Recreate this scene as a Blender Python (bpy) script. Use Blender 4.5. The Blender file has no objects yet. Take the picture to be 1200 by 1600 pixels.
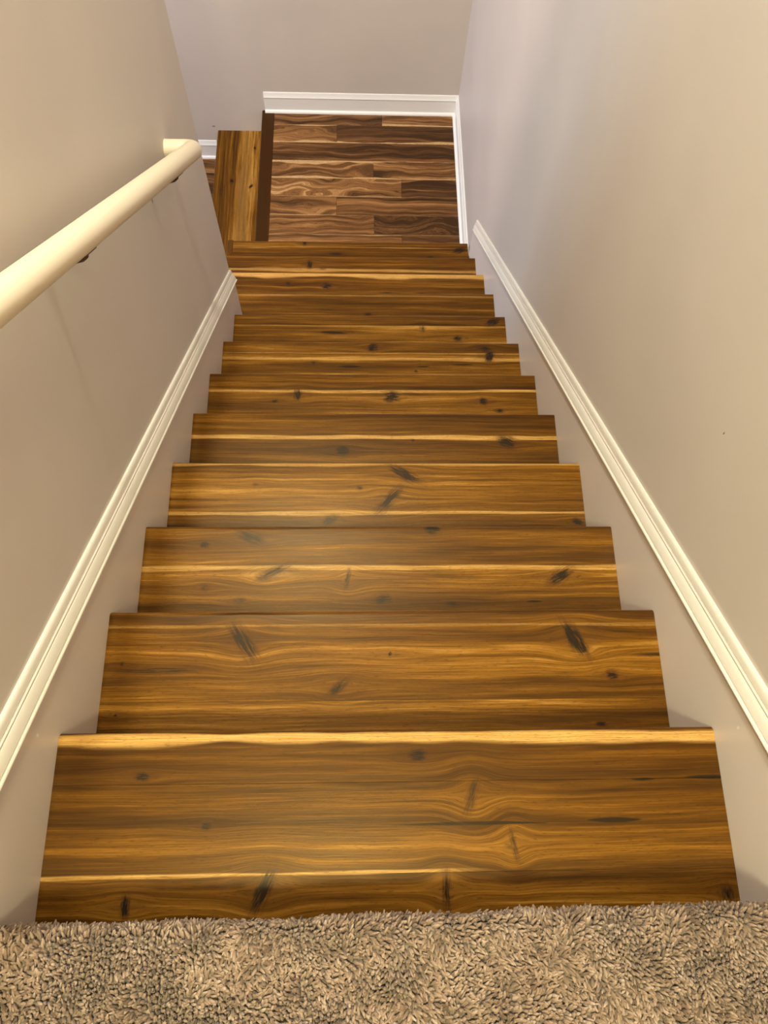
import bpy, math, random
import numpy as np
from mathutils import Matrix, Vector

sc = bpy.context.scene
C = sc.collection

# ------------------------------------------------------------------ camera
RISE, RUN = 0.1913, 0.2530            # one step of the stairs
cam_d = bpy.data.cameras.new('camera')
cam = bpy.data.objects.new('camera', cam_d); C.objects.link(cam)
cam_d.sensor_fit = 'HORIZONTAL'; cam_d.sensor_width = 36.0
cam_d.lens = 36.0 * 1202.0 / 1200.0
cam_d.clip_start = 0.02
CP, CY, CR = math.radians(69.4059), math.radians(-5.8641), math.radians(5.458)
_F = Vector((-math.sin(CY) * math.cos(CP), math.cos(CY) * math.cos(CP), -math.sin(CP)))
_R0 = Vector((math.cos(CY), math.sin(CY), 0)); _U0 = _R0.cross(_F)
_R = math.cos(CR) * _R0 + math.sin(CR) * _U0
_U = -math.sin(CR) * _R0 + math.cos(CR) * _U0
M = Matrix.Identity(4)
for i in range(3):
    M[i][0], M[i][1], M[i][2] = _R[i], _U[i], -_F[i]
M.translation = Vector((-0.0593, -0.1115, 1.3626))
cam.matrix_world = M
sc.camera = cam

# ------------------------------------------------------------------ world, light, exposure
w = bpy.data.worlds.new('world'); sc.world = w
w.use_nodes = True
w.node_tree.nodes['Background'].inputs[0].default_value = (0.75, 0.82, 1.0, 1)
w.node_tree.nodes['Background'].inputs[1].default_value = 0.05
sc.view_settings.view_transform = 'Standard'
sc.view_settings.look = 'None'
sc.view_settings.gamma = 1.0
sc.view_settings.use_curve_mapping = False
sc.view_settings.exposure = 0.10
sc.cycles.use_denoising = True
sc.cycles.max_bounces = 10
sc.cycles.diffuse_bounces = 6


def area(name, loc, target, sx, sy, power, col, shape='RECTANGLE', spread=180):
    l = bpy.data.lights.new(name, 'AREA'); l.shape = shape
    l.size = sx; l.size_y = sy; l.energy = power; l.color = col; l.spread = math.radians(spread)
    o = bpy.data.objects.new(name, l); C.objects.link(o); o.location = loc
    o.rotation_euler = (Vector(target) - Vector(loc)).to_track_quat('-Z', 'Y').to_euler()
    return o


WARM = (1.0, 0.76, 0.47)
COOL = (0.86, 0.90, 1.0)
area('stair_ceiling_lamp', (-0.4, 1.5, 2.58), (-0.4, 1.5, 0), 0.25, 0.25, 65, (0.98, 1.0, 0.84), 'DISK')
area('hall_ceiling_lamp', (-0.2, -0.75, 2.58), (-0.2, -0.75, 0), 0.30, 0.30, 62, (1.0, 0.947, 0.587), 'DISK')
area('hall_window', (2.3, -1.6, 1.5), (0, -0.6, 0.2), 1.0, 1.2, 25, COOL)
area('lower_room_window', (-3.9, 3.0, -0.9), (0.5, 3.2, -1.2), 1.6, 1.5, 88, (0.60, 0.78, 1.0))
area('end_wall_fill', (-2.6, 1.2, 2.3), (-0.5, 3.9, -1.0), 0.8, 0.8, 113, (1.0, 0.806, 0.733))  # unseen fill light added to brighten the end wall, not a room fixture

# ------------------------------------------------------------------ node helpers


class NT:
    def __init__(s, tree):
        s.t = tree; s.n = tree.nodes; s.l = tree.links

    def new(s, typ, **kw):
        n = s.n.new(typ)
        for k, v in kw.items():
            setattr(n, k, v)
        return n

    def put(s, sock, v):
        if isinstance(v, bpy.types.NodeSocket):
            s.l.new(v, sock)
        else:
            sock.default_value = v

    def m(s, op, a, b=0.0, c=0.0, clamp=False):
        n = s.new('ShaderNodeMath', operation=op, use_clamp=clamp)
        s.put(n.inputs[0], a); s.put(n.inputs[1], b); s.put(n.inputs[2], c)
        return n.outputs[0]

    def vec(s, x, y, z):
        n = s.new('ShaderNodeCombineXYZ')
        s.put(n.inputs[0], x); s.put(n.inputs[1], y); s.put(n.inputs[2], z)
        return n.outputs[0]

    def noise(s, v, detail=3.0, rough=0.55, scale=1.0, dist=0.0):
        n = s.new('ShaderNodeTexNoise')
        s.put(n.inputs['Vector'], v); s.put(n.inputs['Scale'], scale)
        s.put(n.inputs['Detail'], detail); s.put(n.inputs['Roughness'], rough); s.put(n.inputs['Distortion'], dist)
        return n.outputs['Fac']

    def mix(s, f, a, b, blend='MIX'):
        n = s.new('ShaderNodeMix', data_type='RGBA', blend_type=blend)
        s.put(n.inputs['Factor'], f)
        s.put(n.inputs[6], a if isinstance(a, bpy.types.NodeSocket) else (*a, 1))
        s.put(n.inputs[7], b if isinstance(b, bpy.types.NodeSocket) else (*b, 1))
        return n.outputs[2]

    def ramp(s, f, stops):
        n = s.new('ShaderNodeValToRGB'); cr = n.color_ramp
        while len(cr.elements) < len(stops):
            cr.elements.new(0.5)
        for e, (p, c) in zip(cr.elements, stops):
            e.position = p; e.color = (*c, 1)
        s.put(n.inputs[0], f)
        return n.outputs[0]

    def smooth(s, v, lo, hi, tmin=0.0, tmax=1.0):
        n = s.new('ShaderNodeMapRange', interpolation_type='SMOOTHSTEP')
        s.put(n.inputs[0], v); s.put(n.inputs[1], lo); s.put(n.inputs[2], hi); s.put(n.inputs[3], tmin); s.put(n.inputs[4], tmax)
        return n.outputs[0]

    def attr(s, name):
        n = s.new('ShaderNodeAttribute', attribute_type='OBJECT', attribute_name=name)
        return n.outputs['Fac']


def new_mat(name):
    m = bpy.data.materials.new(name); m.use_nodes = True
    t = NT(m.node_tree)
    return m, t, t.n['Principled BSDF']


# one knot: pushes the grain aside and darkens an elongated, rotated core
KG = bpy.data.node_groups.new('wood_knot', 'ShaderNodeTree')
for nm in ('X', 'Y', 'N', 'Yw', 'Dark', 'kx', 'ky', 'rx', 'ry', 'c', 's', 'strength', 'gx', 'gy'):
    KG.interface.new_socket(nm, in_out='INPUT', socket_type='NodeSocketFloat')
for nm in ('Yw', 'Dark'):
    KG.interface.new_socket(nm, in_out='OUTPUT', socket_type='NodeSocketFloat')
k_ = NT(KG)
gi = k_.new('NodeGroupInput'); go = k_.new('NodeGroupOutput')
I = gi.outputs
dx = k_.m('SUBTRACT', I['X'], I['kx']); dy = k_.m('SUBTRACT', I['Y'], I['ky'])
q1 = k_.m('POWER', k_.m('DIVIDE', k_.m('ABSOLUTE', dx), I['gx']), 2.0); q2 = k_.m('POWER', k_.m('DIVIDE', k_.m('ABSOLUTE', dy), I['gy']), 2.0)
g = k_.m('POWER', 2.71828, k_.m('MULTIPLY', k_.m('ADD', q1, q2), -1.0))
k_.l.new(k_.m('SUBTRACT', I['Yw'], k_.m('MULTIPLY', k_.m('MULTIPLY', dy, g), 0.8)), go.inputs['Yw'])
u = k_.m('DIVIDE', k_.m('ADD', k_.m('MULTIPLY', dx, I['c']), k_.m('MULTIPLY', dy, I['s'])), I['rx'])
v = k_.m('DIVIDE', k_.m('SUBTRACT', k_.m('MULTIPLY', dy, I['c']), k_.m('MULTIPLY', dx, I['s'])), I['ry'])
rr = k_.m('ADD', k_.m('MULTIPLY', u, u), k_.m('MULTIPLY', v, v))
streak = k_.noise(k_.vec(k_.m('MULTIPLY', u, 1.1), k_.m('MULTIPLY', v, 3.2), k_.m('MULTIPLY', I['kx'], 53.0)), 3.0, 0.65)
rr = k_.m('MULTIPLY', rr, k_.m('ADD', 0.02, k_.m('MULTIPLY', k_.m('ADD', I['N'], streak), 0.85)))
rr = k_.m('ADD', rr, k_.m('MULTIPLY', k_.m('MAXIMUM', k_.m('SUBTRACT', streak, 0.47), 0.0), 4.5))
core = k_.m('MULTIPLY', k_.m('POWER', 2.71828, k_.m('MULTIPLY', rr, -0.9)), I['strength'])
ta = k_.m('POWER', k_.m('DIVIDE', k_.m('ABSOLUTE', dx), k_.m('MULTIPLY', I['gx'], 1.3)), 2.0)
tb = k_.m('POWER', k_.m('DIVIDE', k_.m('ABSOLUTE', k_.m('ADD', dy, k_.m('MULTIPLY', k_.m('SUBTRACT', I['N'], 0.5), 0.012))), k_.m('MULTIPLY', I['gy'], 0.42)), 2.0)
tail = k_.m('MULTIPLY', k_.m('POWER', 2.71828, k_.m('MULTIPLY', k_.m('ADD', ta, tb), -1.0)), k_.m('MULTIPLY', I['strength'], 0.33))
k_.l.new(k_.m('MAXIMUM', k_.m('MAXIMUM', I['Dark'], core), tail), go.inputs['Dark'])

DARK = (0.034, 0.0105, 0.0010)
TREAD_PAL = [DARK, (0.072, 0.0255, 0.0018), (0.122, 0.046, 0.0030), (0.215, 0.089, 0.008), (0.42, 0.21, 0.042)]
PLANK_PAL = [(0.035, 0.015, 0.006), (0.105, 0.046, 0.016), (0.20, 0.090, 0.030), (0.32, 0.16, 0.060), (0.50, 0.31, 0.14)]


def wood(name, knots=(), saps=(), cracks=(), plank=False, rough=0.38):
    """Acacia boards: grain along the object's X. Knots, sapwood streaks and cracks stand at fixed places in metres."""
    m, t, b = new_mat(name)
    tc = t.new('ShaderNodeTexCoord').outputs['Object']
    sp = t.new('ShaderNodeSeparateXYZ'); t.l.new(tc, sp.inputs[0])
    X, Y, Z = sp.outputs
    Y0 = Y
    # the rounded nosing carries the grain of the top over its edge
    Yt = t.m('SUBTRACT', Y, Z)
    seed = t.attr('seed'); tone = t.attr('tone')
    sd = t.m('MULTIPLY', seed, 7.31)
    wig = t.noise(t.vec(t.m('MULTIPLY', X, 3.4 if plank else 1.6), t.m('MULTIPLY', Yt, 7.0 if plank else 5.0), sd), 1.0 if plank else 2.0)
    amp = t.attr('figure') if plank else 0.022
    Yw = t.m('ADD', Yt, t.m('MULTIPLY', t.m('SUBTRACT', wig, 0.5), amp))
    w2 = t.noise(t.vec(t.m('MULTIPLY', X, 7.0), t.m('MULTIPLY', Yt, 26.0), t.m('ADD', sd, 3.0)), 2.0)
    Yw = t.m('ADD', Yw, t.m('MULTIPLY', t.m('SUBTRACT', w2, 0.5), 0.0045 if not plank else t.m('MULTIPLY', amp, 0.22)))
    kn = t.noise(t.vec(t.m('MULTIPLY', X, 90.0), t.m('MULTIPLY', Y, 170.0), sd), 4.0, 0.7)
    dark = 0.0
    for (kx, ky, rx, ry, a, st) in knots:
        n = t.new('ShaderNodeGroup'); n.node_tree = KG
        ext_x = max(abs(rx * math.cos(a)), abs(ry * math.sin(a)), 0.006)
        ext_y = max(abs(rx * math.sin(a)), abs(ry * math.cos(a)), 0.005)
        vals = dict(X=X, Y=Y, N=kn, Yw=Yw, Dark=dark, kx=kx, ky=ky, rx=rx, ry=ry, c=math.cos(a), s=math.sin(a), strength=st,
                    gx=ext_x * 1.6 + 0.035 * st, gy=ext_y * 1.35 + 0.004)
        for kk, vv in vals.items():
            t.put(n.inputs[kk], vv)
        Yw, dark = n.outputs['Yw'], n.outputs['Dark']
    n1 = t.noise(t.vec(t.m('MULTIPLY', X, 0.8), t.m('MULTIPLY', Yw, 24.0), sd), 2.0, 0.5)
    n2 = t.noise(t.vec(t.m('MULTIPLY', X, 2.2), t.m('MULTIPLY', Yw, 95.0), t.m('ADD', sd, 1.7)), 3.0, 0.6)
    n3 = t.noise(t.vec(t.m('MULTIPLY', X, 9.0), t.m('MULTIPLY', Yw, 420.0), t.m('ADD', sd, 4.1)), 3.0, 0.6)
    pore = t.noise(t.vec(t.m('MULTIPLY', X, 70.0), t.m('MULTIPLY', Yw, 620.0), sd), 2.0, 0.6)
    val = t.m('ADD', t.m('MULTIPLY', t.m('SUBTRACT', n1, 0.5), 1.35 if plank else 1.2), t.m('MULTIPLY', t.m('SUBTRACT', n2, 0.5), 0.88))
    val = t.m('ADD', val, t.m('MULTIPLY', t.m('SUBTRACT', n3, 0.5), 0.68))
    val = t.m('ADD', val, tone)
    col = t.ramp(val, list(zip((0.10, 0.34, 0.54, 0.74, 0.95), PLANK_PAL if plank else TREAD_PAL)))
    # narrow dark growth lines
    line = t.smooth(n2, 0.38, 0.26)
    col = t.mix(t.m('MULTIPLY', line, 0.55), col, DARK)
    # sapwood
    sapm = None
    ww = t.noise(t.vec(t.m('MULTIPLY', X, 3.2), t.m('ADD', sd, 9.0), 0.0), 2.0)
    ww2 = t.noise(t.vec(t.m('MULTIPLY', X, 1.1), 3.3, sd), 1.0)
    if plank:
        hw = t.attr('half_width')
        for an, sg in (('sap_far', 1.0), ('sap_near', -1.0)):
            e = t.m('SUBTRACT', hw, t.m('MULTIPLY', Y, sg))          # distance from that edge
            lim = t.m('MULTIPLY', t.attr(an), t.m('MULTIPLY', t.m('SUBTRACT', ww, 0.30), 3.6))
            k = t.m('MULTIPLY', t.smooth(t.m('SUBTRACT', e, lim), 0.002, -0.003), t.m('GREATER_THAN', t.attr(an), 0.0005))
            sapm = k if sapm is None else t.m('MAXIMUM', sapm, k)
    for (sy, hwid, x0, x1, st) in saps:
        c = t.m('ADD', sy, t.m('MULTIPLY', t.m('SUBTRACT', ww2, 0.5), min(hwid * 1.6, 0.02)))
        d = t.m('ABSOLUTE', t.m('SUBTRACT', Yt, c))
        k = t.smooth(d, t.m('MULTIPLY', t.m('ADD', 0.05, t.m('MULTIPLY', t.m('SUBTRACT', ww, 0.18), 2.7)), hwid), t.m('MULTIPLY', t.m('SUBTRACT', ww, 0.24), hwid * 1.2))
        k = t.m('MULTIPLY', k, t.m('MULTIPLY', t.smooth(X, x0 - 0.06, x0 + 0.06), t.smooth(X, x1 + 0.06, x1 - 0.06)))
        k = t.m('MULTIPLY', k, st)
        sapm = k if sapm is None else t.m('MAXIMUM', sapm, k)
    if sapm is not None:
        sapc = t.mix(t.smooth(n3, 0.3, 0.7), *(((0.40, 0.24, 0.10), (0.58, 0.38, 0.19)) if plank else ((0.40, 0.20, 0.045), (0.64, 0.37, 0.11))))
        col = t.mix(t.m('MULTIPLY', sapm, 0.92), col, sapc)
    # pores
    col = t.mix(t.m('MULTIPLY', t.smooth(pore, 0.43, 0.31), 0.5), col, DARK)
    # knots
    if knots:
        halo = t.smooth(dark, 0.03, 0.35)
        col = t.mix(t.m('MULTIPLY', halo, 0.55), col, (0.060, 0.020, 0.004))
        kc = t.m('MULTIPLY', t.smooth(dark, 0.25, 0.64), t.m('ADD', 0.7, t.m('MULTIPLY', kn, 0.7)), clamp=True)
        col = t.mix(kc, col, (0.010, 0.006, 0.004))
    for (x0, x1, cy, wd) in cracks:
        u = t.m('DIVIDE', t.m('SUBTRACT', X, (x0 + x1) / 2), (x1 - x0) / 2)
        prof = t.m('MULTIPLY', t.m('SUBTRACT', 1.0, t.m('MULTIPLY', u, u)), wd * 1.7)
        inside = t.m('LESS_THAN', t.m('ABSOLUTE', u), 1.0)
        prof = t.m('MAXIMUM', prof, 0.00005)
        c = t.m('ADD', cy, t.m('MULTIPLY', t.m('SUBTRACT', w2, 0.5), 0.006))
        d = t.m('ABSOLUTE', t.m('SUBTRACT', Y, c))
        col = t.mix(t.m('MULTIPLY', inside, t.smooth(d, prof, t.m('MULTIPLY', prof, 0.45))), col, (0.012, 0.006, 0.003))
    b.inputs['Base Color'].default_value = (0.2, 0.1, 0.03, 1)
    t.l.new(col, b.inputs['Base Color'])
    t.put(b.inputs['Roughness'], t.m('ADD', rough, t.m('MULTIPLY', t.m('SUBTRACT', n2, 0.5), 0.12)))
    b.inputs['Specular IOR Level'].default_value = 0.27
    b.inputs['Specular Tint'].default_value = (1.0, 0.74, 0.42, 1)
    bp = t.new('ShaderNodeBump'); bp.inputs['Strength'].default_value = 0.12; bp.inputs['Distance'].default_value = 0.002
    t.l.new(t.m('ADD', n3, t.m('MULTIPLY', n2, 0.8)), bp.inputs['Height'])
    t.l.new(bp.outputs[0], b.inputs['Normal'])
    return m


def paint(name, col, rough=0.6, spec=0.35, bump=0.06, scale=260.0, mottle=0.03, marks=()):
    m, t, b = new_mat(name)
    tc = t.new('ShaderNodeTexCoord').outputs['Object']
    n = t.noise(tc, 3.0, 0.6, scale)
    n2 = t.noise(tc, 3.0, 0.5, 2.2)
    c = t.mix(t.smooth(n2, 0.3, 0.7), tuple(x * (1 - mottle) for x in col), tuple(min(1, x * (1 + mottle)) for x in col))
    if marks:
        sp = t.new('ShaderNodeSeparateXYZ'); t.l.new(tc, sp.inputs[0])
        for (axis, a0, z0, ra, rz, mc, k) in marks:
            A = sp.outputs[axis]
            d = t.m('ADD', t.m('POWER', t.m('ABSOLUTE', t.m('DIVIDE', t.m('SUBTRACT', A, a0), ra)), 2.0),
                    t.m('POWER', t.m('ABSOLUTE', t.m('DIVIDE', t.m('SUBTRACT', sp.outputs[2], z0), rz)), 2.0))
            c = t.mix(t.m('MULTIPLY', t.smooth(d, 1.2, 0.5), k), c, mc)
    t.l.new(c, b.inputs['Base Color'])
    b.inputs['Roughness'].default_value = rough
    b.inputs['Specular IOR Level'].default_value = spec
    bp = t.new('ShaderNodeBump'); bp.inputs['Strength'].default_value = bump; bp.inputs['Distance'].default_value = 0.002
    t.l.new(n, bp.inputs['Height']); t.l.new(bp.outputs[0], b.inputs['Normal'])
    return m


WALLC = (0.56, 0.495, 0.445)
M_wall_l = paint('wall_paint_left', WALLC, 0.55, marks=[(1, 1.307, -0.195, 0.004, 0.007, (0.12, 0.09, 0.06), 0.9)])
M_wall_r = paint('wall_paint_right', WALLC, 0.45, marks=[(1, 0.470, 0.192, 0.0016, 0.004, (0.08, 0.05, 0.03), 0.95)])
M_wall_e = paint('wall_paint_end', WALLC, 0.55, marks=[(0, -0.972, -2.425, 0.011, 0.006, (0.10, 0.08, 0.06), 0.7)])
M_skirt = paint('skirt_paint', (0.68, 0.605, 0.555), 0.33, 0.5, 0.03, 120.0, marks=[
    (1, 1.70, -1.35, 0.006, 0.05, (0.72, 0.68, 0.62), 0.5), (1, 1.33, -1.02, 0.005, 0.045, (0.72, 0.68, 0.62), 0.5),
    (1, -0.01, 0.09, 0.003, 0.006, (0.85, 0.8, 0.72), 0.9), (1, 0.21, -0.12, 0.005, 0.04, (0.68, 0.62, 0.55), 0.35)])
M_white = paint('trim_paint', (0.76, 0.72, 0.645), 0.35, 0.5, 0.03, 90.0, 0.015)
M_base = paint('baseboard_paint', (0.80, 0.78, 0.75), 0.3, 0.5, 0.03, 90.0, 0.015)
M_rail = paint('handrail_paint', (0.69, 0.585, 0.44), 0.42, 0.5, 0.03, 70.0, 0.02)
M_ceil = paint('ceiling_paint', (0.75, 0.73, 0.70), 0.8, 0.2)

mm, t, b = new_mat('bracket_bronze')
b.inputs['Metallic'].default_value = 0.9
nz = t.noise(t.new('ShaderNodeTexCoord').outputs['Object'], 3, 0.6, 160.0)
t.l.new(t.ramp(nz, [(0.3, (0.05, 0.028, 0.015)), (0.7, (0.17, 0.10, 0.055))]), b.inputs['Base Color'])
b.inputs['Roughness'].default_value = 0.38
M_bronze = mm

# ------------------------------------------------------------------ mesh helpers


def mesh(name, verts, faces, mat, parent=None, smooth=False, loc=None, rot=None):
    me = bpy.data.meshes.new(name); me.from_pydata([tuple(v) for v in verts], [], faces); me.update()
    if mat is not None:
        me.materials.append(mat)
    if smooth:
        me.polygons.foreach_set('use_smooth', [True] * len(me.polygons))
    o = bpy.data.objects.new(name, me); C.objects.link(o)
    if parent is not None:
        o.parent = parent
    if loc is not None:
        o.location = loc
    if rot is not None:
        o.rotation_euler = rot
    return o


def fix_normals(o):
    import bmesh
    bm = bmesh.new(); bm.from_mesh(o.data); bmesh.ops.recalc_face_normals(bm, faces=bm.faces); bm.to_mesh(o.data); bm.free()


def box(name, x0, x1, y0, y1, z0, z1, mat, parent=None):
    V = [(x, y, z) for x in (x0, x1) for y in (y0, y1) for z in (z0, z1)]
    Fc = [(0, 1, 3, 2), (4, 6, 7, 5), (0, 4, 5, 1), (2, 3, 7, 6), (0, 2, 6, 4), (1, 5, 7, 3)]
    return mesh(name, V, Fc, mat, parent)


def prism(name, prof, x0, x1, mat, parent=None, smooth=False, loc=None, rot=None):
    """prof: closed polygon in (y, z), extruded along x."""
    n = len(prof)
    V = [(x0, y, z) for y, z in prof] + [(x1, y, z) for y, z in prof]
    Fc = [(i, (i + 1) % n, n + (i + 1) % n, n + i) for i in range(n)] + [tuple(range(n - 1, -1, -1)), tuple(range(n, 2 * n))]
    o = mesh(name, V, Fc, mat, parent, False, loc, rot)
    fix_normals(o)
    if smooth:
        for p in o.data.polygons:
            p.use_smooth = len(p.vertices) == 4
        o.data.set_sharp_from_angle(angle=math.radians(40))
    return o


def structure(o):
    o['kind'] = 'structure'; return o


def tag(o, label, cat, group=None, kind=None):
    o['label'] = label; o['category'] = cat
    if group: o['group'] = group
    if kind: o['kind'] = kind
    return o


def empty(name, loc=(0, 0, 0), parent=None, rz=0.0):
    o = bpy.data.objects.new(name, None); C.objects.link(o); o.location = loc; o.rotation_euler = (0, 0, rz)
    o.empty_display_size = 0.05
    if parent is not None:
        o.parent = parent
    return o


def sweep(name, prof, path_frames, mat, parent=None, smooth=True):
    """prof: closed (u, v) polygon; path_frames: list of (origin, U, V)."""
    n = len(prof); V = []
    for P, U, W in path_frames:
        V += [Vector(P) + Vector(U) * a + Vector(W) * b_ for a, b_ in prof]
    Fc = []
    for k in range(len(path_frames) - 1):
        for i in range(n):
            j = (i + 1) % n
            Fc.append((k * n + i, k * n + j, (k + 1) * n + j, (k + 1) * n + i))
    Fc.append(tuple(range(n - 1, -1, -1))); L = (len(path_frames) - 1) * n
    Fc.append(tuple(L + i for i in range(n)))
    o = mesh(name, V, Fc, mat, parent); fix_normals(o)
    if smooth:
        for p in o.data.polygons:
            p.use_smooth = len(p.vertices) == 4
        o.data.set_sharp_from_angle(angle=math.radians(35))
    return o


# ------------------------------------------------------------------ the setting
XW = 0.572                 # wall planes
YE = 3.945                 # end wall
ZL = -12 * RISE            # landing
ZF = -2.672                # lower floor
YL = 1.90                  # the left wall ends here
TOP = 2.63

structure(box('wall_right', XW, XW + 0.12, -1.0, YE + 0.12, ZF - 0.2, TOP, M_wall_r))
structure(box('wall_left', -XW - 0.118, -XW, -1.0, YL, ZF - 0.2, TOP, M_wall_l))
structure(box('wall_end', -4.12, XW + 0.12, YE, YE + 0.12, ZF - 0.2, TOP, M_wall_e))
structure(box('wall_lower_left', -4.12, -4.0, -1.0, YE, ZF - 0.2, TOP, M_wall_e))
structure(box('wall_lower_near', -4.0, -XW - 0.118, -1.12, -1.0, ZF - 0.2, TOP, M_wall_e))
structure(box('wall_hall_back', -2.5, 2.6, -3.1, -3.0, -0.1, TOP, M_wall_e))
structure(box('wall_hall_right', 2.5, 2.6, -3.0, -1.0, -0.1, TOP, M_wall_e))
structure(box('wall_hall_front', XW + 0.12, 2.6, -1.0, -0.88, -0.1, TOP, M_wall_e))
structure(box('wall_hall_left', -2.5, -2.4, -3.0, -1.12, -0.1, TOP, M_wall_e))
structure(box('ceiling', -4.12, 2.6, -3.1, YE + 0.12, TOP, TOP + 0.08, M_ceil))

# ------------------------------------------------------------------ staircase
KNOTS = {
    0: [(0.045, -0.042, 0.0174, 0.0103, 0.0, 0.8), (-0.415, -0.071, 0.0126, 0.007, 0.0, 0.8), (0.133, -0.107, 0.0343, 0.0096, 1.2, 0.55), (-0.304, -0.148, 0.0093, 0.0068, 0.0, 0.8), (0.198, -0.182, 0.027, 0.0053, -1.38, 0.5), (-0.208, -0.245, 0.0298, 0.011, 1.15, 0.9), (-0.423, -0.265, 0.0144, 0.007, 1.57, 0.9), (0.085, -0.25, 0.0277, 0.0072, 1.57, 0.65), (0.542, -0.262, 0.0149, 0.0147, 1.57, 0.6)],
    1: [(-0.287, -0.063, 0.0413, 0.0155, -0.96, 0.8), (0.388, -0.061, 0.0343, 0.0132, -1.04, 1.0), (0.404, -0.084, 0.0132, 0.0104, 0.0, 0.6), (0.457, -0.136, 0.0131, 0.0115, 0.0, 0.7), (-0.096, -0.156, 0.0277, 0.0113, 0.69, 0.6), (-0.461, -0.119, 0.0882, 0.0063, 0.0, 0.7), (0.009, -0.09, 0.0039, 0.0039, 0.0, 0.9), (0.424, -0.23, 0.0102, 0.0049, 0.0, 0.9), (-0.525, -0.106, 0.0038, 0.0038, 0.0, 0.8), (-0.527, -0.205, 0.0037, 0.0024, 0.0, 0.8), (0.546, -0.094, 0.0397, 0.0039, 0.0, 0.6)],
    2: [(-0.31, -0.03, 0.0366, 0.0159, -0.37, 0.7), (-0.418, -0.047, 0.0105, 0.0079, 0.0, 0.9), (0.123, -0.01, 0.0201, 0.0114, 0.0, 0.85), (-0.252, -0.114, 0.0452, 0.0108, 0.45, 0.65), (-0.08, -0.133, 0.0216, 0.006, 1.4, 0.7), (0.423, -0.127, 0.0308, 0.014, 0.53, 0.8), (-0.411, -0.152, 0.0133, 0.0092, 0.0, 0.5), (0.005, -0.183, 0.0208, 0.0106, 0.0, 0.85), (-0.328, -0.183, 0.0176, 0.0076, 0.0, 0.5), (0.166, -0.193, 0.0209, 0.0061, 0.0, 0.6), (-0.279, -0.129, 0.0179, 0.0124, 0.0, 0.5)],
    3: [(0.073, -0.036, 0.0429, 0.015, -0.47, 0.8), (0.028, -0.113, 0.0431, 0.0162, 0.82, 0.75), (-0.131, -0.17, 0.0206, 0.0108, 0.37, 0.9), (0.537, -0.175, 0.0176, 0.0091, -0.37, 0.9), (-0.05, -0.076, 0.0104, 0.0056, 0.0, 0.6), (-0.331, -0.067, 0.0103, 0.0037, 0.0, 0.5)],
    4: [(-0.101, -0.129, 0.0194, 0.015, 0.0, 1.0), (0.404, -0.099, 0.0279, 0.0173, -0.29, 0.95), (0.114, -0.094, 0.0059, 0.0043, 0.0, 0.8)],
    5: [(-0.259, -0.084, 0.0197, 0.013, 1.57, 0.8), (0.061, -0.09, 0.0262, 0.0197, 0.0, 0.85), (0.375, -0.105, 0.0132, 0.0123, 0.0, 0.9), (0.427, -0.142, 0.0176, 0.0073, 0.0, 0.8), (-0.334, -0.109, 0.0108, 0.0049, 0.0, 0.9)],
    6: [(0.005, -0.026, 0.0194, 0.0168, 0.0, 0.9), (0.428, -0.028, 0.0347, 0.014, -0.3, 0.7), (0.446, -0.062, 0.0217, 0.0152, 1.1, 0.9), (-0.219, -0.095, 0.0096, 0.0083, 0.0, 0.6), (0.165, -0.128, 0.0072, 0.0055, 0.0, 0.7)],
    7: [(0.508, -0.029, 0.0301, 0.0154, 0.4, 0.9), (0.357, -0.111, 0.0185, 0.0123, 0.0, 0.8), (0.214, -0.066, 0.0185, 0.0132, 1.57, 0.5), (-0.142, -0.088, 0.0524, 0.0061, 0.0, 0.8)],
    8: [(-0.007, -0.116, 0.0171, 0.0067, 0.0, 0.8)],
    9: [(-0.386, -0.066, 0.0183, 0.0147, 0.0, 0.6), (-0.202, -0.078, 0.0276, 0.0184, 0.0, 0.85), (0.089, -0.123, 0.0276, 0.011, 0.0, 0.9), (0.258, -0.117, 0.0277, 0.0073, 0.0, 0.5)],
    10: [(-0.298, -0.055, 0.024, 0.0131, 1.57, 0.9), (-0.229, -0.082, 0.0164, 0.008, 0.0, 0.4)],
    11: [(-0.343, -0.007, 0.0217, 0.0106, 1.57, 0.95), (-0.17, -0.086, 0.0351, 0.0086, 0.0, 0.9), (0.513, -0.051, 0.0329, 0.017, 0.42, 0.9), (0.347, -0.101, 0.0212, 0.0086, 0.0, 0.8)],
}
# sapwood streaks: (distance behind the nosing, half width, x from, x to, strength)
ALLX = (-1.2, 1.2)
SAPS = {
    0: [(-0.013, 0.016, *ALLX, 1.0), (-0.222, 0.0045, -0.7, 0.10, 0.85)],
    1: [(-0.031, 0.004, *ALLX, 0.3)],
    2: [(-0.105, 0.007, *ALLX, 0.75), (-0.120, 0.012, -0.29, -0.22, 0.5)],
    3: [(-0.006, 0.010, *ALLX, 0.75), (-0.150, 0.007, *ALLX, 0.75)],
    4: [(-0.083, 0.008, *ALLX, 0.9)],
    5: [(-0.069, 0.006, *ALLX, 0.7), (-0.066, 0.006, 0.38, 0.7, 0.9)],
    6: [(-0.078, 0.010, *ALLX, 0.7), (-0.052, 0.004, *ALLX, 0.4)],
    7: [(-0.054, 0.004, *ALLX, 0.4)],
    8: [(-0.020, 0.006, *ALLX, 0.35)],
    9: [(-0.012, 0.026, *ALLX, 1.0), (-0.155, 0.006, -0.7, -0.1, 0.8)],
    10: [(-0.090, 0.014, *ALLX, 0.6)],
    11: [(-0.040, 0.005, *ALLX, 0.3)],
}
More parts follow.
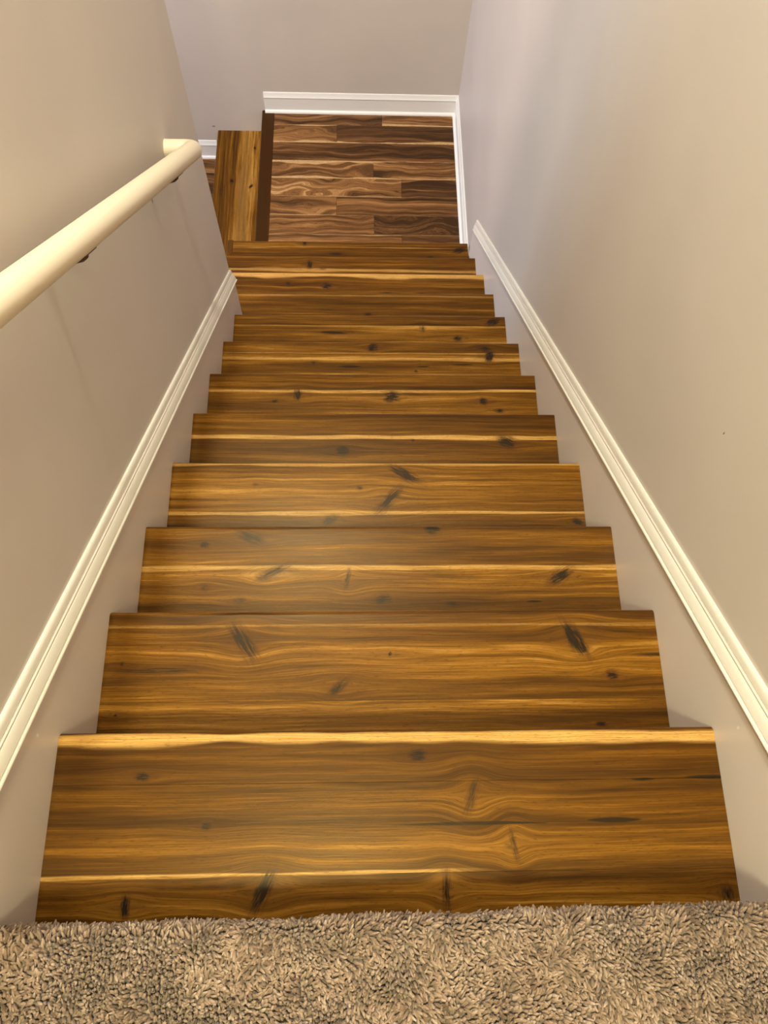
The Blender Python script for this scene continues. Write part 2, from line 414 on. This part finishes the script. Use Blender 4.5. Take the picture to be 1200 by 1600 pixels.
CRACKS = {
    0: [(0.007, 0.261, -0.151, 0.0022), (0.321, 0.417, -0.148, 0.0030), (0.404, 0.448, -0.085, 0.0014), (0.495, 0.60, -0.083, 0.0026)],
    2: [(0.337, 0.376, -0.187, 0.0022)],
    6: [(-0.128, -0.037, -0.110, 0.0040), (0.165, 0.218, -0.108, 0.0022), (0.293, 0.383, -0.099, 0.0022)],
    7: [(-0.208, -0.129, -0.085, 0.003)],
}
# boards of each tread: seams behind the nosing, and a tone for each board
BOARDS = {
    0: ([0, -0.084, -0.223, -0.292], [0.37, 0.40, 0.46]),
    1: ([0, -0.032, -0.181, -0.28], [0.50, 0.55, 0.52]),
    2: ([0, -0.107, -0.28], [0.43, 0.50]),
    3: ([0, -0.151, -0.28], [0.61, 0.48]),
    4: ([0, -0.084, -0.28], [0.46, 0.46]),
    5: ([0, -0.070, -0.28], [0.44, 0.58]),
    6: ([0, -0.048, -0.28], [0.47, 0.57]),
    7: ([0, -0.052, -0.28], [0.43, 0.54]),
    8: ([0, -0.045, -0.1195, -0.28], [0.49, 0.45, 0.45]),
    9: ([0, -0.082, -0.28], [0.47, 0.47]),
    10: ([0, -0.078, -0.28], [0.44, 0.50]),
    11: ([0, -0.053, -0.28], [0.48, 0.43]),
}
TREAD_LABEL = {
    0: 'wide tread with a pale sapwood nosing below the carpet edge',
    1: 'golden tread with two slanting dark knots near its nosing',
    2: 'grey-brown tread with an eye-shaped knot and a wavy pale streak',
    3: 'light golden tread with two smeared knots at its middle',
    4: 'dark tread split by one straight pale streak',
    5: 'tread with four round knots in its lighter back board',
    6: 'tread with a small square knot and two knots at the right end',
    7: 'dark tread with a knot close to its right end',
    8: 'narrow-looking plain brown tread above the pale-edged one',
    9: 'tread with a broad pale sapwood band along its nosing',
    10: 'dark tread second above the landing',
    11: 'lowest tread beside the landing with a mitred return at its left end',
}
TH = 0.027


def nosing_profile(ya, yb, front, r=0.0105, th=TH, g=0.00008):
    """cross-section of a tread board from ya (front) to yb (back), tiny eased joints at the seams"""
    p = []
    if front:
        for i in range(9):
            a = math.pi / 2 * i / 8
            p.append((ya - r + r * math.cos(a), -r + r * math.sin(a)))
        p = [(ya - r + r * math.cos(a), -th + r + r * math.sin(a)) for a in [-math.pi / 2 + math.pi / 2 * i / 6 for i in range(6)]] + p
    else:
        p = [(ya - g, -th), (ya - g, -0.0003), (ya - g - 0.0003, 0.0)]
    p += [(yb + g + 0.0003, 0.0), (yb + g, -0.0003), (yb + g, -th)]
    return p


stairs = empty('staircase', (0, 0, ZL))
tag(stairs, 'straight flight of twelve knotty golden-brown wooden stairs descending between two walls to the landing', 'staircase')
M_riser = wood('riser_wood')
M_plank = wood('plank_wood', plank=True, rough=0.36)
rng = random.Random(5)
for k in range(12):
    mt = wood('tread_wood_%d' % (k + 1), KNOTS[k], SAPS[k], CRACKS.get(k, ()))
    tr = empty('tread', (0, k * RUN, -k * RISE - ZL), stairs)
    tr['label'] = TREAD_LABEL[k]
    ys, tones = BOARDS[k]
    xl = -0.5597 if k < 8 else -0.735
    for i in range(len(tones)):
        bo = prism('board', nosing_profile(ys[i], ys[i + 1], i == 0), -0.5597 if (k == 8 and i == 2) else xl, 0.5597, mt, tr, smooth=True)
        bo['seed'] = float(k * 1.37 + i * 5.11 + 0.4); bo['tone'] = float(tones[i])
    if k >= 8:
        # the open end: a return board across the ends of the others
        rb = prism('return_board', nosing_profile(0.0, -0.0345, True), -0.1195 if k == 8 else -0.25, 0.0, M_riser, tr, smooth=True,
                   loc=(-0.770, 0, 0), rot=(0, 0, math.pi / 2))
        rb['seed'] = 3.3 + k; rb['tone'] = 0.36; rb['figure'] = 0.02; rb['half_width'] = 1.0
    ri = box('riser', xl if k < 8 else -0.699, 0.5597, k * RUN - 0.046, k * RUN - 0.026, -(k + 1) * RISE - ZL + 0.0005, -k * RISE - ZL - TH, M_riser, stairs)
    ri['seed'] = 40.0 + k; ri['tone'] = 0.45
# wall below the open left ends of the last treads
prof = [(YL, ZF)]
for k in range(8, 12):
    prof += [(max(YL, k * RUN - 0.27), -k * RISE - TH - 0.001), (k * RUN - 0.03, -k * RISE - TH - 0.001)]
prof += [(11 * RUN - 0.03, ZF)]
prism('side_panel', [(y, z - ZL) for y, z in prof], -0.752, -0.70, M_wall_e, stairs)['label'] = 'painted wall panel closing the open left side'

# ------------------------------------------------------------------ skirts, mouldings, baseboards
SL = RISE / RUN; TH_A = math.atan(SL); CO, SI = math.cos(TH_A), math.sin(TH_A)


def line_z(y, c):                 # a line parallel to the nosings, c = its distance above them
    return c / CO - SL * y


for sgn, y1, n in ((-1, YL - 0.002, 1), (1, 2.70, 2)):
    a, b_ = -0.33, y1
    prof = [(a, line_z(a, 0.150)), (b_, line_z(b_, 0.150)), (b_, -2.10 if sgn > 0 else line_z(b_, -0.30)), (a, line_z(a, -0.36))]
    x0, x1 = sorted((sgn * XW, sgn * 0.5600))
    structure(prism('trim_%d' % n, prof, x0, x1, M_skirt))

CAPP = [(0, 0.0), (0.0045, 0.0), (0.0062, 0.002), (0.0075, 0.006), (0.0085, 0.0125), (0.0085, 0.0165), (0.0065, 0.0180), (0.0065, 0.0192),
        (0.0100, 0.0202), (0.0135, 0.0245), (0.0165, 0.031), (0.0190, 0.0395), (0.0198, 0.0430), (0.0180, 0.0442), (0.0180, 0.0460),
        (0.0225, 0.0468), (0.0235, 0.0490), (0.0225, 0.0515), (0.0195, 0.053), (0.0, 0.053)]
for sgn, y1, n in ((-1, YL, 3), (1, 2.705, 4)):
    U = Vector((-sgn, 0, 0)); Vd = Vector((0, -SI, -CO))
    y0 = -0.34
    fr = [((sgn * XW, y, line_z(y, 0.169)), U, Vd) for y in (y0, y1)]
    # plumb cut where the left wall ends, square cut on the right
    P1 = Vector(fr[1][0])
    if sgn < 0:
        fr[1] = (P1, U, Vector((0, 0, -1.0 / CO)))
    structure(sweep('trim_%d' % n, CAPP, fr, M_white))

BASEP = [(0, 0), (0.0245, 0), (0.0245, 0.004), (0.0225, 0.0095), (0.0185, 0.0145), (0.0125, 0.017), (0.0115, 0.0175), (0.0115, 0.100), (0.0150, 0.1030), (0.0155, 0.1065),
         (0.0125, 0.1115), (0.0085, 0.1200), (0.0065, 0.1290), (0.0045, 0.1345), (0.002, 0.136), (0, 0.136)]
Zv = Vector((0, 0, 1))


def baseboard(name, p0, p1, out0, out1):
    return structure(sweep(name, BASEP, [(p0, out0, Zv), (p1, out1, Zv)], M_base))


baseboard('baseboard_end', (-0.627, YE, ZL), (XW, YE, ZL), Vector((0, -1, 0)), Vector((-1, -1, 0)))
baseboard('baseboard_right', (XW, 2.758, ZL), (XW, YE, ZL), Vector((-1, 0, 0)), Vector((-1, -1, 0)))
baseboard('baseboard_lower', (-4.0, YE, ZF), (-0.972, YE, ZF), Vector((0, -1, 0)), Vector((0, -1, 0)))

# ------------------------------------------------------------------ landing floor of planks
PW = 0.1405


def plank(parent, x0, x1, y0, y1, z, seed, tone, fig=0.06, far=0.0, near=0.0, th=0.014):
    xc, yc = (x0 + x1) / 2, (y0 + y1) / 2
    hx, hy = (x1 - x0) / 2 - 0.0004, (y1 - y0) / 2 - 0.0004
    g = 0.0012
    V = []
    for zz, s in ((-th, 0), (-0.001, 0), (0.0, g)):
        V += [(-hx + s, -hy + s, zz), (hx - s, -hy + s, zz), (hx - s, hy - s, zz), (-hx + s, hy - s, zz)]
    Fc = [(3, 2, 1, 0), (8, 9, 10, 11)]
    for r in (0, 4):
        Fc += [(r + i, r + (i + 1) % 4, r + 4 + (i + 1) % 4, r + 4 + i) for i in range(4)]
    o = mesh('plank', V, Fc, M_plank, parent, loc=(xc, yc, z))
    o['seed'] = float(seed); o['tone'] = float(tone); o['figure'] = float(fig) * 1.3
    o['sap_far'] = float(far); o['sap_near'] = float(near); o['half_width'] = float(hy)
    return o


floor = structure(box('floor', -0.615, XW, 2.75, YE, ZL - 0.06, ZL - 0.014, M_plank))
floor['seed'] = 1.0; floor['tone'] = 0.1; floor['figure'] = 0.02
ROWS = [3.945, 3.834, 3.690, 3.549, 3.410, 3.273, 3.134, 2.992, 2.850, 2.752]
XA, XB = -0.5705, 0.560
LAND = [  # per row: (x0, x1, tone, figure, sap far, sap near)
    [(XA, 0.103, 0.30, 0.10, 0, 0), (0.103, XB, 0.50, 0.08, 0, 0.012)],
    [(XA, -0.178, 0.60, 0.14, 0.012, 0.022), (-0.178, XB, 0.28, 0.05, 0, 0.016)],
    [(XA, XB, 0.30, 0.08, 0, 0)],
    [(XA, 0.046, 0.50, 0.20, 0.030, 0.018), (0.046, XB, 0.48, 0.16, 0.010, 0.010)],
    [(XA, 0.214, 0.50, 0.20, 0, 0.003), (0.214, XB, 0.24, 0.06, 0, 0)],
    [(XA, -0.176, 0.46, 0.10, 0, 0.003), (-0.176, XB, 0.38, 0.05, 0.003, 0)],
    [(XA, 0.047, 0.46, 0.09, 0.003, 0), (0.047, XB, 0.14, 0.20, 0.002, 0.002)],
    [(XA, 0.21, 0.44, 0.06, 0.006, 0), (0.21, XB, 0.40, 0.06, 0, 0)],
    [(XA, XB, 0.42, 0.06, 0, 0)],
]
for r, row in enumerate(LAND):
    for j, (x0, x1, tn, fg, fa, ne) in enumerate(row):
        plank(floor, x0, x1, ROWS[r + 1], ROWS[r], ZL, 60 + r * 3.7 + j * 1.9, tn, fg, fa, ne)

# ------------------------------------------------------------------ the short flight turning left
low = empty('staircase', (-0.65, 3.37, ZF))
tag(low, 'short flight of two steps turning left from the landing down to the lower floor', 'staircase')
Z1 = -2.455
YA = 2.762


def turned(name, xf, prof, ya, yb, z, mat, parent, seed, tone, **kw):
    """board with its nosing towards -X: local x runs along world y"""
    o = prism(name, prof, ya, yb, mat, parent, smooth=True, loc=(xf + 0.65, -3.37, z - ZF), rot=(0, 0, math.pi / 2))
    o['seed'] = seed; o['tone'] = tone
    for kk, vv in kw.items():
        o[kk] = vv
    return o


ln = turned('landing_nosing', -0.648, nosing_profile(0, -0.0772, True), YA, YE - 0.001, ZL + 0.0015, M_riser, low, 90.3, 0.05)
ln['label'] = 'dark brown nosing board at the landing edge'
LK = [(3.80, -0.245, 0.012, 0.006, 0.0, 0.9), (3.49, -0.235, 0.016, 0.008, -0.5, 1.0), (3.53, -0.115, 0.016, 0.010, 0.3, 0.95), (3.46, -0.05, 0.010, 0.006, 0, 0.7)]
M_low = wood('low_tread_wood', LK, [(-0.19, 0.05, -9, 9, 0.25)], rough=0.28)
tr = empty('tread', (0, 0, 0), low)
tr['label'] = 'golden tread below the landing with three dark knots'
for (ya_, yb_, fr_, tn, sd) in ((0, -0.142, True, 0.50, 12.2), (-0.142, -0.33, False, 0.70, 31.7)):
    turned('board', -0.952, nosing_profile(ya_, yb_, fr_), YA, YE - 0.001, Z1, M_low, tr, sd, tn)
for xa, xb, za, zb, sd in ((-0.628, -0.61, Z1, ZL - TH + 0.001, 51.0), (-0.93, -0.91, ZF, Z1 - TH, 52.0)):
    ri = box('riser', xa + 0.65, xb + 0.65, YA - 3.37, YE - 3.37 - 0.001, za - ZF + 0.0005, zb - ZF, M_riser, low)
    ri['seed'] = sd; ri['tone'] = 0.4
# near end wall of that flight
structure(box('wall_step_end', -0.93, -0.60, 2.752, YA - 0.0005, ZF, Z1 - TH - 0.001, M_wall_e))

# lower floor
lf = structure(box('floor_lower', -4.0, -0.70, -1.0, YE, ZF - 0.08, ZF - 0.014, M_plank))
lf['seed'] = 2.0; lf['tone'] = 0.4; lf['figure'] = 0.04
yy = YE; r = 0
while yy > 2.0:
    y2 = yy - PW
    x = -0.908
    first = True
    while x > -3.0:
        ln_ = rng.uniform(0.5, 1.2)
        plank(lf, max(x - ln_, -3.2), x, y2, yy, ZF, 120 + r * 2.3 + x, (0.48 if r % 3 == 0 else 0.25) + rng.uniform(-0.06, 0.08), 0.08, rng.choice((0, 0.004)), 0)
        x -= ln_
    yy = y2; r += 1

# ------------------------------------------------------------------ handrail
XR, CRL, RR = -0.495, 0.7254, 0.0243
hr = empty('handrail', (XR, 0.9, line_z(0.9, CRL)))
tag(hr, 'cream-painted round wooden handrail sloping down the left wall with a return into it', 'handrail')
HL = Vector(hr.location)
y0r, y1r = -0.35, 1.515
d = Vector((0, CO, -SI)); nU = Vector((1, 0, 0)); nV = Vector((0, SI, CO))
# round section, a touch flattened beneath
NS = 28
prof = [(RR * math.cos(2 * math.pi * i / NS), max(RR * math.sin(2 * math.pi * i / NS), -0.82 * RR)) for i in range(NS)]
fr = []
for y in (y0r, y1r):
    fr.append((Vector((XR, y, line_z(y, CRL))) - HL, nU, nV))
# rounded mitre: the run bends to the wall
PE = Vector((XR, y1r, line_z(y1r, CRL))) - HL
for i in range(1, 6):
    a = math.pi / 2 * i / 5
    rad = 0.026
    cen = PE + Vector((-rad, 0, 0))
    pos = cen + Vector((math.cos(a) * rad, 0, 0)) + d * (math.sin(a) * rad)
    fr.append((pos, math.cos(a) * nU + math.sin(a) * d, nV))
sweep('rail', prof, fr, M_rail, hr)
Pm = fr[-1][0]; Ud, Vd = fr[-1][1], fr[-1][2]
sweep('rail_return', prof, [(Pm, Ud, Vd), (Vector((-XW - HL.x - 0.0, Pm.y, Pm.z)), Ud, Vd)], M_rail, hr)


def tube(name, pts, rad, mat, parent, ns=10):
    fr = []
    for i, p in enumerate(pts):
        a = Vector(pts[max(0, i - 1)]); b2 = Vector(pts[min(len(pts) - 1, i + 1)])
        tdir = (b2 - a).normalized()
        u_ = tdir.cross(Vector((0, 1, 0.01))).normalized(); v_ = tdir.cross(u_)
        fr.append((p, u_, v_))
    pr = [(rad * math.cos(2 * math.pi * i / ns), rad * math.sin(2 * math.pi * i / ns)) for i in range(ns)]
    return sweep(name, pr, fr, mat, parent)


for yb in (0.12, 0.717, 1.311):
    zb = line_z(yb, 0.686)
    za = line_z(yb, CRL) - RR * 0.84 / CO
    br = empty('bracket', Vector((-XW, yb, zb)) - HL, hr)
    br['label'] = 'small dark bronze wall bracket'
    xo = XR + XW
    # wall rose, arm, saddle
    pr = [(0.019 * math.cos(2 * math.pi * i / 16), 0.019 * math.sin(2 * math.pi * i / 16)) for i in range(16)]
    sweep('wall_rose', pr, [((0.0005, 0, 0), (0, 1, 0), (0, 0, 1)), ((0.005, 0, 0), (0, 1, 0), (0, 0, 1)), ((0.008, 0, 0), (0, .55, 0), (0, 0, .55))], M_bronze, br)
    dz = za - zb
    pts = [(0.004, 0, 0), (0.03, 0, -0.001), (0.055, 0, 0.0), (0.068, 0, dz * 0.2), (xo - 0.002, 0, dz * 0.5), (xo, 0, dz - 0.001)]
    tube('arm', pts, 0.0065, M_bronze, br)
    sweep('saddle', [(-0.012, 0), (0.012, 0), (0.012, -0.003), (-0.012, -0.003)],
          [(Vector((xo, 0, dz)) - d * 0.03, nU, nV), (Vector((xo, 0, dz)) + d * 0.03, nU, nV)], M_bronze, br)

# ------------------------------------------------------------------ carpet on the upper floor
M_cb, t, b = new_mat('carpet_backing')
tc = t.new('ShaderNodeTexCoord').outputs['Object']
t.l.new(t.ramp(t.noise(tc, 4, 0.6, 180.0), [(0.3, (0.16, 0.11, 0.07)), (0.7, (0.40, 0.30, 0.21))]), b.inputs['Base Color'])
b.inputs['Roughness'].default_value = 1.0
ZC = RISE - 0.012            # top of the backing
cs = [(0.0, 0.0), (0.006, -0.0015), (0.0105, -0.006), (0.0115, -0.013), (0.0115, -0.05)]
V = []
for x in (-XW, XW):
    ye = -0.287 + 0.012 * x
    V += [(x, -1.0, ZC - 0.05), (x, -1.0, ZC)] + [(x, ye + a_, ZC + b_) for a_, b_ in cs]
n = len(cs) + 2
fu = structure(mesh('floor_upper', V, [(i, (i + 1) % n, n + (i + 1) % n, n + i) for i in range(n)] + [tuple(range(n - 1, -1, -1)), tuple(range(n, 2 * n))], M_cb))
fix_normals(fu)
structure(box('floor_hall', -2.5, 2.6, -3.0, -1.0, ZC - 0.05, ZC + 0.006, M_cb))

M_cp, t, b = new_mat('carpet_yarn')
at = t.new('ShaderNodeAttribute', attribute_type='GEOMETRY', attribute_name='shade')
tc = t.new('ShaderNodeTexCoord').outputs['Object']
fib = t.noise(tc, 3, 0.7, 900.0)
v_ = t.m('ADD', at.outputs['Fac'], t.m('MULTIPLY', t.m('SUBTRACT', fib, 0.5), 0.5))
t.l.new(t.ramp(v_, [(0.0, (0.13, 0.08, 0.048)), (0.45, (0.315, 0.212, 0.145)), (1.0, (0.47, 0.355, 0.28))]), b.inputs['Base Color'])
b.inputs['Roughness'].default_value = 0.95
b.inputs['Specular IOR Level'].default_value = 0.15
b.inputs['Sheen Weight'].default_value = 0.25
bp = t.new('ShaderNodeBump'); bp.inputs['Strength'].default_value = 0.6; bp.inputs['Distance'].default_value = 0.001
t.l.new(fib, bp.inputs['Height']); t.l.new(bp.outputs[0], b.inputs['Normal'])

R = np.random.default_rng(11)
sp_ = 0.0047
RB = 0.014
S_edge = RB * math.pi / 2 + 0.03
gx = np.arange(-XW + 0.004, XW - 0.003, sp_)
gs = np.arange(-0.62, S_edge, sp_ * 0.92)
GX, GS = np.meshgrid(gx, gs)
GX[1::2] += sp_ / 2
GX = GX.ravel() + R.uniform(-1, 1, GX.size) * sp_ * 0.42
GS = GS.ravel() + R.uniform(-1, 1, GS.size) * sp_ * 0.42
GX = np.clip(GX, -XW + 0.004, XW - 0.004)
yE = -0.287 + 0.012 * GX                  # where the flat part ends; the pile rolls over from here
base = np.zeros((GX.size, 3)); nor = np.zeros((GX.size, 3)); tan = np.zeros((GX.size, 3))
flat = GS <= 0
ang = np.clip(GS / RB, 0, math.pi / 2); down = np.maximum(GS - RB * math.pi / 2, 0)
base[:, 0] = GX
base[:, 1] = np.where(flat, yE + GS, yE + RB * np.sin(ang))
base[:, 2] = np.where(flat, ZC, ZC - RB + RB * np.cos(ang) - down)
nor[:, 1] = np.sin(ang); nor[:, 2] = np.cos(ang)


def vnoise(x, y, f, seed):
    r2 = np.random.default_rng(seed); T = r2.uniform(-1, 1, (64, 64))
    X_ = (x * f) % 64; Y_ = (y * f) % 64
    i = X_.astype(int) % 64; j = Y_.astype(int) % 64; a = X_ - np.floor(X_); c = Y_ - np.floor(Y_)
    a = a * a * (3 - 2 * a); c = c * c * (3 - 2 * c)
    i1, j1 = (i + 1) % 64, (j + 1) % 64
    return (T[i, j] * (1 - a) + T[i1, j] * a) * (1 - c) + (T[i, j1] * (1 - a) + T[i1, j1] * a) * c


N = GX.size
px, py = GX + 5, GS + 5
lean_a = vnoise(px, py, 14, 1) * 2.6 + vnoise(px, py, 45, 2) * 1.4 + R.normal(0, 0.7, N)
lean = 0.7 + 0.45 * vnoise(px, py, 22, 3) + R.normal(0, 0.18, N)
tx = np.array([1.0, 0, 0]); ty = np.cross(nor, tx)
dirv = np.cos(lean_a)[:, None] * tx + np.sin(lean_a)[:, None] * ty
Lh = 0.0128 * (1 + R.normal(0, 0.12, N))
rad0 = 0.00205 * (1 + R.normal(0, 0.15, N))
NSG, NSD = 5, 5
fr_t = np.linspace(0, 1, NSG + 1)
side = np.cross(nor, dirv)
twist = R.uniform(0, 6.28, N)
V = np.zeros((N, NSG + 1, NSD, 3))
pos = base.copy()
for s_ in range(NSG + 1):
    f_ = fr_t[s_]
    bend = np.clip(lean * (0.3 + 1.25 * f_), -0.2, 1.45)
    dseg = np.cos(bend)[:, None] * nor + np.sin(bend)[:, None] * dirv
    if s_:
        pos = pos + dseg * (Lh / NSG)[:, None]
    up_ = np.cross(dseg, side)
    rs = rad0 * (1.0, 1.12, 1.15, 1.08, 0.9, 0.35)[s_]
    for q in range(NSD):
        a_ = twist + 2 * math.pi * q / NSD + s_ * 0.55
        V[:, s_, q] = pos + (np.cos(a_)[:, None] * side + np.sin(a_)[:, None] * up_) * rs[:, None]
V = V.reshape(-1, 3)
lo = np.array([-XW + 0.0012, -9, -9]); V[:, 0] = np.clip(V[:, 0], -XW + 0.0012, XW - 0.0012)
fl = []
for s_ in range(NSG):
    for q in range(NSD):
        a0 = s_ * NSD + q; a1 = s_ * NSD + (q + 1) % NSD
        fl.append((a0, a1, a1 + NSD, a0 + NSD))
fl = np.array(fl); per = (NSG + 1) * NSD
Fq = (fl[None] + (np.arange(N) * per)[:, None, None]).reshape(-1, 4)
me = bpy.data.meshes.new('carpet')
me.vertices.add(len(V)); me.vertices.foreach_set('co', V.ravel())
me.loops.add(Fq.size); me.loops.foreach_set('vertex_index', Fq.ravel().astype(np.int32))
me.polygons.add(len(Fq)); me.polygons.foreach_set('loop_start', np.arange(0, Fq.size, 4, dtype=np.int32))
me.polygons.foreach_set('use_smooth', np.ones(len(Fq), bool))
me.update(calc_edges=True)
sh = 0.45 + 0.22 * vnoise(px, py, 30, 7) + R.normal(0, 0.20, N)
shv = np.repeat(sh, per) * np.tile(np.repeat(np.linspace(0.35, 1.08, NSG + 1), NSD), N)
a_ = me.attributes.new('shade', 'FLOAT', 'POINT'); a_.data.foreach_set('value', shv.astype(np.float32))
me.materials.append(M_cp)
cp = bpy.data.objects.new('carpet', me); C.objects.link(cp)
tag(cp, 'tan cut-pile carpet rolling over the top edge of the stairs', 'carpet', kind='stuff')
